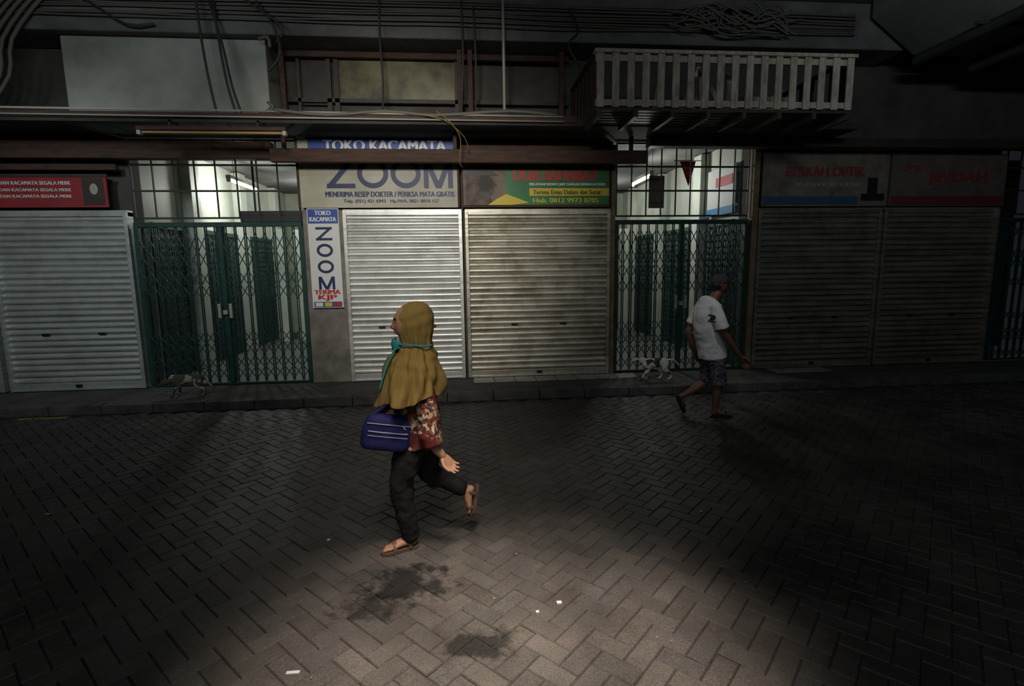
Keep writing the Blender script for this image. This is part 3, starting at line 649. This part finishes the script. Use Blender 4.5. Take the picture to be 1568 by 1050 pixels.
def sup(g,c,r,e1,mi,R,seg=40,rings=18):
    vs=[];fs=[]
    sg_=lambda v,e: math.copysign(abs(v)**e,v)
    for i in range(rings+1):
        th=-math.pi/2+math.pi*i/rings
        for j in range(seg):
            ph=2*math.pi*j/seg
            v=Vector((r[0]*sg_(math.cos(th),.6)*sg_(math.cos(ph),e1),r[1]*sg_(math.sin(th),1),r[2]*sg_(math.cos(th),.6)*sg_(math.sin(ph),e1)))
            if v.z>0: v.x*=1-.12*(v.z/r[2])
            vs.append(c+R@v)
    for i in range(rings):
        for j in range(seg): fs.append((i*seg+j,i*seg+(j+1)%seg,(i+1)*seg+(j+1)%seg,(i+1)*seg+j))
    g.add(vs,fs,mi)
g=B(); sup(g,c,(.148,.048,.108),.38,0,R); sup(g,c+R@Vector((-.005,-.030,-.035)),(.125,.030,.062),.38,0,R)
def bp_(x,y,z): return c+R@Vector((x,y,z))
g.tube([bp_(-.125,-.036,.058),bp_(-.06,-.050,.062),bp_(.06,-.050,.062),bp_(.12,-.036,.058)],[.003]*4,1,6)
g.tube([bp_(-.115,-.050,.018),bp_(-.06,-.063,.020),bp_(.06,-.063,.020),bp_(.105,-.050,.018)],[.003]*4,1,6)
g.tube([bp_(-.115,-.056,-.006),bp_(-.06,-.066,-.004),bp_(.06,-.066,-.004),bp_(.105,-.056,-.006)],[.002]*4,1,6)
g.tube([bp_(.07,-.052,.062),bp_(.085,-.058,.045)],[.004,.003],1,6)
g.tube([bp_(-.12,-.01,.08),bp_(-.06,.0,.14),(-.40,2.90,1.0),(-.33,2.91,1.12)],[(.004,.012)]*4,0,8)
g.tube([bp_(.11,.01,.09),(-.34,2.90,.98),(-.32,2.92,1.08)],[(.004,.012)]*3,0,8)
g.obj('shoulder_bag',[bagn,bagw],wo,smooth=True)
# ---------- man (walks toward +X)
mn=empty('walking_man',(2.75,5.55,0)); my=5.55
shirt=M('white_tshirt',(.78,.78,.77),.85,col2=(.68,.68,.67),scale=3,spec=.2)
g=B()
g.tube([(2.715,my,1.33),(2.69,my,1.28),(2.67,my,1.14),(2.69,my,.95),(2.735,my,.78),(2.75,my,.67)],[(.09,.06),(.17,.105),(.175,.145),(.165,.15),(.16,.15),(.165,.155)],seg=24,cap=.15)
g.tube([(2.68,my-.15,1.26),(2.70,my-.20,1.14),(2.735,my-.215,1.02)],[.068,.07,.072],cap=.1)
g.tube([(2.69,my+.15,1.26),(2.64,my+.20,1.14),(2.60,my+.215,1.03)],[.068,.07,.072],cap=.1)
tee=g.obj('t_shirt',shirt,mn,voxel=.009,sm=5); folds(tee,.028,.12)
g=B(); g.text('2',2.60,2.655,1.09,.08,my-.6,0,.15)
o=g.obj('shirt_print',M('print_dark',(.06,.03,.05),.7),mn,fix=False)
q=o.modifiers.new('tr','SUBSURF'); q.subdivision_type='SIMPLE'; q.levels=2; q.render_levels=2
q=o.modifiers.new('sw','SHRINKWRAP'); q.target=tee; q.wrap_method='PROJECT'; q.use_project_y=True; q.use_positive_direction=True; q.use_negative_direction=False; q.offset=.004; q.wrap_mode='ABOVE_SURFACE'
g=B()
g.tube([(2.70,my-.195,1.10),(2.755,my-.215,.98),(2.80,my-.215,.92),(2.91,my-.20,.78),(2.975,my-.19,.70)],[.043,.040,.038,.034,.024])
hand(g,(2.972,my-.19,.702),(.62,0,-.78),(.6,-.5,.4),(-.5,.1,-.3),1.0,.75)
g.obj('arm_right',skin_m,mn,voxel=.0035,sm=2)
g=B()
g.tube([(2.64,my+.2,1.10),(2.58,my+.22,.98),(2.56,my+.22,.93),(2.60,my+.22,.80),(2.64,my+.21,.72)],[.043,.040,.038,.034,.024])
hand(g,(2.64,my+.21,.72),(.2,0,-.95),(.6,.5,.2),(-.5,-.6,0),1.0,.5)
g.obj('arm_left',skin_m,mn,voxel=.0035,sm=2)
m,nt,b=newmat('patterned_shorts'); shorts=m; tc=N(nt,'ShaderNodeTexCoord')
nn=N(nt,'ShaderNodeTexNoise',Scale=16.,Detail=2.); nt.links.new(tc.outputs['Object'],nn.inputs['Vector'])
r=N(nt,'ShaderNodeValToRGB'); r.color_ramp.interpolation='CONSTANT'
cols=[(0,(.03,.035,.06)),(.45,(.16,.16,.2)),(.52,(.03,.03,.05)),(.58,(.20,.08,.09)),(.64,(.07,.08,.12))]
while len(r.color_ramp.elements)<len(cols): r.color_ramp.elements.new(.5)
for el,(p_,c_) in zip(r.color_ramp.elements,cols): el.position=p_; el.color=(*c_,1)
nt.links.new(nn.outputs[0],r.inputs[0]); nt.links.new(r.outputs[0],b.inputs['Base Color']); b.inputs['Roughness'].default_value=.8
g=B()
g.tube([(2.745,my,.80),(2.745,my,.68)],[(.15,.125),(.155,.13)])
g.tube([(2.755,my-.075,.68),(2.785,my-.08,.50),(2.79,my-.08,.37)],[(.085,.105),(.08,.09),(.085,.088)],cap=.1)
g.tube([(2.735,my+.075,.68),(2.745,my+.08,.50),(2.735,my+.08,.38)],[(.085,.105),(.08,.09),(.083,.086)],cap=.1)
o=g.obj('shorts',shorts,mn,voxel=.009,sm=4); folds(o,.025,.08)
g=B()
g.tube([(2.785,my-.08,.48),(2.80,my-.08,.40),(2.78,my-.08,.28),(2.765,my-.08,.10)],[.056,.052,.048,.032])
foot(g,(2.765,my-.08,.12),(2.725,my-.08,.02),(1,-.12,0),(.1,.95,0),.95)
g.obj('leg_right',skin_m,mn,voxel=.0045,sm=2)
sandal('sandal_right',mn,(2.725,my-.08,.021),(1,-.12,0),(.1,.95,0),(0,0,1),.98,[blk,blk])
fd=Vector((.42,0,-.9)); fu=Vector((.9,0,.42))
g=B()
g.tube([(2.745,my+.08,.48),(2.735,my+.08,.40),(2.62,my+.08,.31),(2.47,my+.09,.225)],[.056,.052,.048,.032])
foot(g,(2.46,my+.09,.22),(2.395,my+.09,.225),fd,(0,-1,0),.90,upv=fu)
g.obj('leg_left',skin_m,mn,voxel=.0045,sm=2)
sandal('sandal_left',mn,(2.395,my+.09,.225),fd,(0,-1,0),fu,.92,[blk,blk])
hz=.03
head((2.80,my,1.445+hz),0-.1,.98,skin_m,mn,True,.12)
g=B(); g.tube([(2.785,my,1.39),(2.74,my,1.32),(2.71,my,1.24)],[.055,.056,.07]); g.obj('neck',skin_m,mn,smooth=True)
capm=M('cap_grey',(.05,.05,.055),.85,spec=.2)
g=B(); vs=[];fs=[]
for i in range(9):
    th=math.pi/2*i/8
    for j in range(28):
        ph=2*math.pi*j/28; vs.append(Vector((2.795+.101*math.sin(th)*math.cos(ph),my+.083*math.sin(th)*math.sin(ph),1.475+hz+.092*math.cos(th))))
for i in range(8):
    for j in range(28): fs.append((i*28+j,(i+1)*28+j,(i+1)*28+(j+1)%28,i*28+(j+1)%28))
g.add(vs,fs,0)
g.tube([(2.86,my-.005,1.478+hz),(2.91,my-.01,1.476+hz),(2.945,my-.012,1.462+hz)],[(.07,.006),(.060,.005),(.035,.004)],0,16)
g.obj('cap',capm,mn,smooth=True)
g=B(); g.ell((2.775,my,1.445+hz),(.088,.077,.07),0); g.obj('hair',hairm,mn,smooth=True)
# ---------- cats
def fur(name,c1,c2,scale,th):
    m,nt,b=newmat(name); tc=N(nt,'ShaderNodeTexCoord'); n=N(nt,'ShaderNodeTexNoise',Scale=scale,Detail=2.)
    nt.links.new(tc.outputs['Object'],n.inputs['Vector']); r=N(nt,'ShaderNodeValToRGB')
    r.color_ramp.elements[0].position=th; r.color_ramp.elements[0].color=(*c1,1); r.color_ramp.elements[1].position=th+.03; r.color_ramp.elements[1].color=(*c2,1)
    nt.links.new(n.outputs[0],r.inputs[0]); nt.links.new(r.outputs[0],b.inputs['Base Color']); b.inputs['Roughness'].default_value=.95
    n2=N(nt,'ShaderNodeTexNoise',Scale=120.,Detail=3.); nt.links.new(tc.outputs['Object'],n2.inputs['Vector'])
    bp=N(nt,'ShaderNodeBump',Strength=.5,Distance=.004); nt.links.new(n2.outputs[0],bp.inputs['Height']); nt.links.new(bp.outputs[0],b.inputs['Normal'])
    return m
def cat(name,loc,rot,mat,head_low=0.,stride=1.,tail=0,sc=1.):
    e=empty(name,loc); Rm=Matrix.Rotation(rot,4,'Z')@Matrix.Scale(sc,4); T=Matrix.Translation(loc)@Rm
    def q(l): return [T@Vector(p) for p in l]
    yv=(Rm.to_3x3()@Vector((0,1,0))).normalized()
    g=B()
    t=lambda pts,rad,seg=14: g.tube(q(pts),[tuple(v*sc for v in r) if isinstance(r,tuple) else r*sc for r in rad],0,seg,up=yv,sub=4)
    t([(-.135,0,.215),(-.09,0,.20),(0,0,.205),(.09,0,.212),(.15,0,.205)],[(.038,.055),(.050,.066),(.052,.056),(.050,.052),(.042,.050)])
    hl=head_low
    t([(-.13,0,.23),(-.175,0,.255-hl*.6),(-.205,0,.275-hl)],[(.036,.045),(.030,.036),(.028,.030)])
    H=(-.225,0,.285-hl)
    t([(H[0]+.02,0,H[2]),(H[0]-.01,0,H[2]-.002),(H[0]-.035,0,H[2]-.014),(H[0]-.052,0,H[2]-.018)],[(.036,.034),(.040,.036),(.026,.022),(.014,.012)])
    for s in(-1,1):
        t([(H[0]+.005,s*.024,H[2]+.022),(H[0]+.003,s*.028,H[2]+.042),(H[0]+.003,s*.030,H[2]+.058)],[(.013,.007),(.009,.005),(.002,.002)],8)
    st=.045*stride
    for s,o in((-1,st),(1,-st)):
        t([(-.115,s*.032,.20),(-.085,s*.036,.135),(-.115-o*.6,s*.034,.075),(-.12-o,s*.034,.018),(-.145-o,s*.034,.012)],[(.022,.034),(.017,.022),(.013,.014),(.012,.013),(.014,.011)],10)
        t([(.135,s*.032,.20),(.095+o*.4,s*.040,.135),(.165+o*.7,s*.036,.075),(.148+o,s*.036,.018),(.122+o,s*.036,.012)],[(.028,.045),(.023,.030),(.013,.015),(.012,.013),(.014,.011)],10)
    if tail==0: tp=[(.175,0,.235),(.235,0,.235),(.29,.01,.20),(.335,.02,.16)]
    else: tp=[(.175,0,.225),(.21,0,.19),(.235,.01,.13),(.27,.02,.09),(.31,.02,.09)]
    t(tp,[.014,.012,.011,.010,.008][:len(tp)],10)
    g.obj('cat_body',mat,e,voxel=.006,sm=3)
    g=B()
    for s in(-1,1): g.ell(T@Vector((H[0]-.034,s*.017,H[2]+.003)),(.006,)*3,0,8,6)
    g.ell(T@Vector((H[0]-.062,0,H[2]-.013)),(.004,)*3,1,8,6)
    g.obj('cat_eyes',[M('cat_eye',(.12,.14,.03),.2),M('cat_nose',(.2,.06,.05),.4)],e,smooth=True)
cat('tabby_cat',(-3.62,7.0,.094),.15,fur('tabby_fur',(.10,.08,.055),(.46,.42,.34),9.,.55),.10,.7,1,1.1)
cat('calico_cat',(2.64,7.05,.094),.1,fur('white_grey_fur',(.74,.72,.66),(.05,.045,.04),7.,.51),.02,1.,0,1.18)
# ---------------------------------------------------------------- litter
pap=M('paper_litter',(.5,.48,.45),.7); leaf=M('dry_leaf',(.25,.16,.07),.8)
g=B()
for (x,y,w,h,a) in[(-.77,2.08,.055,.016,.2),(.44,2.42,.025,.02,.8),(-.9,3.2,.02,.015,.4),(1.6,3.3,.02,.012,1),(-3.0,3.8,.03,.015,.4),(.32,2.36,.015,.015,.1)]:
    g.box(x-w/2,x+w/2,y-h/2,y+h/2,.0005,.007,0,None)
for i in range(60):
    x=random.uniform(-4.5,2.0); y=random.uniform(2,6.4); a=random.random()*6.28; s=random.uniform(.004,.010)
    R=Matrix.Translation((x,y,0))@Matrix.Rotation(a,4,'Z'); g.box(-s,s,-s*.5,s*.5,.0005,.004,1,R)
g.obj('street_litter',[pap,leaf])
# ---------------------------------------------------------------- light
def spot(name,loc,tgt,e,size,blend,col,rad=.15):
    l=bpy.data.lights.new(name,'SPOT'); l.energy=e; l.spot_size=math.radians(size); l.spot_blend=blend; l.color=col; l.shadow_soft_size=rad
    o=bpy.data.objects.new(name,l); o.location=loc; o.rotation_euler=(Vector(tgt)-Vector(loc)).to_track_quat('-Z','Y').to_euler(); COL.objects.link(o)
spot('street_spotlight',(.15,1.3,4.2),(.12,2.05,0),1900,36,1.,(1,.85,.72),.3)
spot('walkway_spotlight',(-.25,.8,3.6),(-.3,3.5,.7),190,44,1.,(1,.93,.84),.4)
spot('shopfront_spotlight',(-.6,1.2,4.0),(-.7,7.7,2.3),850,52,1.,(1,.97,.90),.35)
spot('side_spotlight',(-4.6,2.6,4.2),(-5.0,7.7,1.8),260,56,1.,(.87,.97,1),.3)
spot('man_fill_spotlight',(1.7,3.4,4.3),(2.75,6.1,.8),85,34,1.,(.95,.97,1),.25)  # added spot to brighten the man's shirt and the nearby cat
for (x,y) in((.15,1.3),(-4.6,2.6),(1.7,3.4)):  # out-of-view housings; the last one hangs over the added fill spot
    e=empty('ceiling_lamp',(x,y,4.6))
    g=B(); g.box(x-.12,x+.12,y-.12,y+.12,4.6,4.7,0); g.cyl((x,y,4.7),(x,y,5.149),.02,0); g.cyl((x,y,4.5),(x,y,4.6),.13,0,20); g.obj('lamp_body',darkm,e)
w=bpy.data.worlds.new('w'); S.world=w; w.use_nodes=True; bg=w.node_tree.nodes['Background']; bg.inputs[0].default_value=(.7,.8,1,1); bg.inputs[1].default_value=.012
def area(name,loc,tgt,e,sx,sy,col):
    l=bpy.data.lights.new(name,'AREA'); l.shape='RECTANGLE'; l.size=sx; l.size_y=sy; l.energy=e; l.color=col
    o=bpy.data.objects.new(name,l); o.location=loc; o.rotation_euler=(Vector(tgt)-Vector(loc)).to_track_quat('-Z','Y').to_euler(); COL.objects.link(o)
area('market_fill_light',(0,-1.5,4.3),(0,7,4.3),34,6,.3,(.9,.96,1))  # added wide fill that keeps the upper front evenly lit
area('girder_lamp_light',(4.0,2.6,4.3),(6.2,4.0,4.9),22,1.2,.1,(.8,.92,1))
area('beam_fill_light',(-3.2,4.0,4.4),(-4.0,7.2,4.5),14,1.2,.1,(.85,.95,1))  # added fill to brighten the upper left wall and beam
# ---------------------------------------------------------------- camera
F=800.0; p=math.atan(116/800); yaw=math.radians(5.1); ro=math.radians(0.77)
f=Vector((math.sin(yaw)*math.cos(p),math.cos(yaw)*math.cos(p),-math.sin(p)))
r0=Vector((math.cos(yaw),-math.sin(yaw),0)); u0=r0.cross(f)
r=r0*math.cos(ro)-u0*math.sin(ro); u=u0*math.cos(ro)+r0*math.sin(ro)
cd=bpy.data.cameras.new('camera'); cam=bpy.data.objects.new('camera',cd); COL.objects.link(cam)
mt=Matrix((r,u,-f)).transposed().to_4x4(); mt.translation=(0,0,1.7); cam.matrix_world=mt
cd.sensor_width=36; cd.lens=36*F/1568; cd.clip_start=.05
S.camera=cam
S.view_settings.view_transform='Standard'
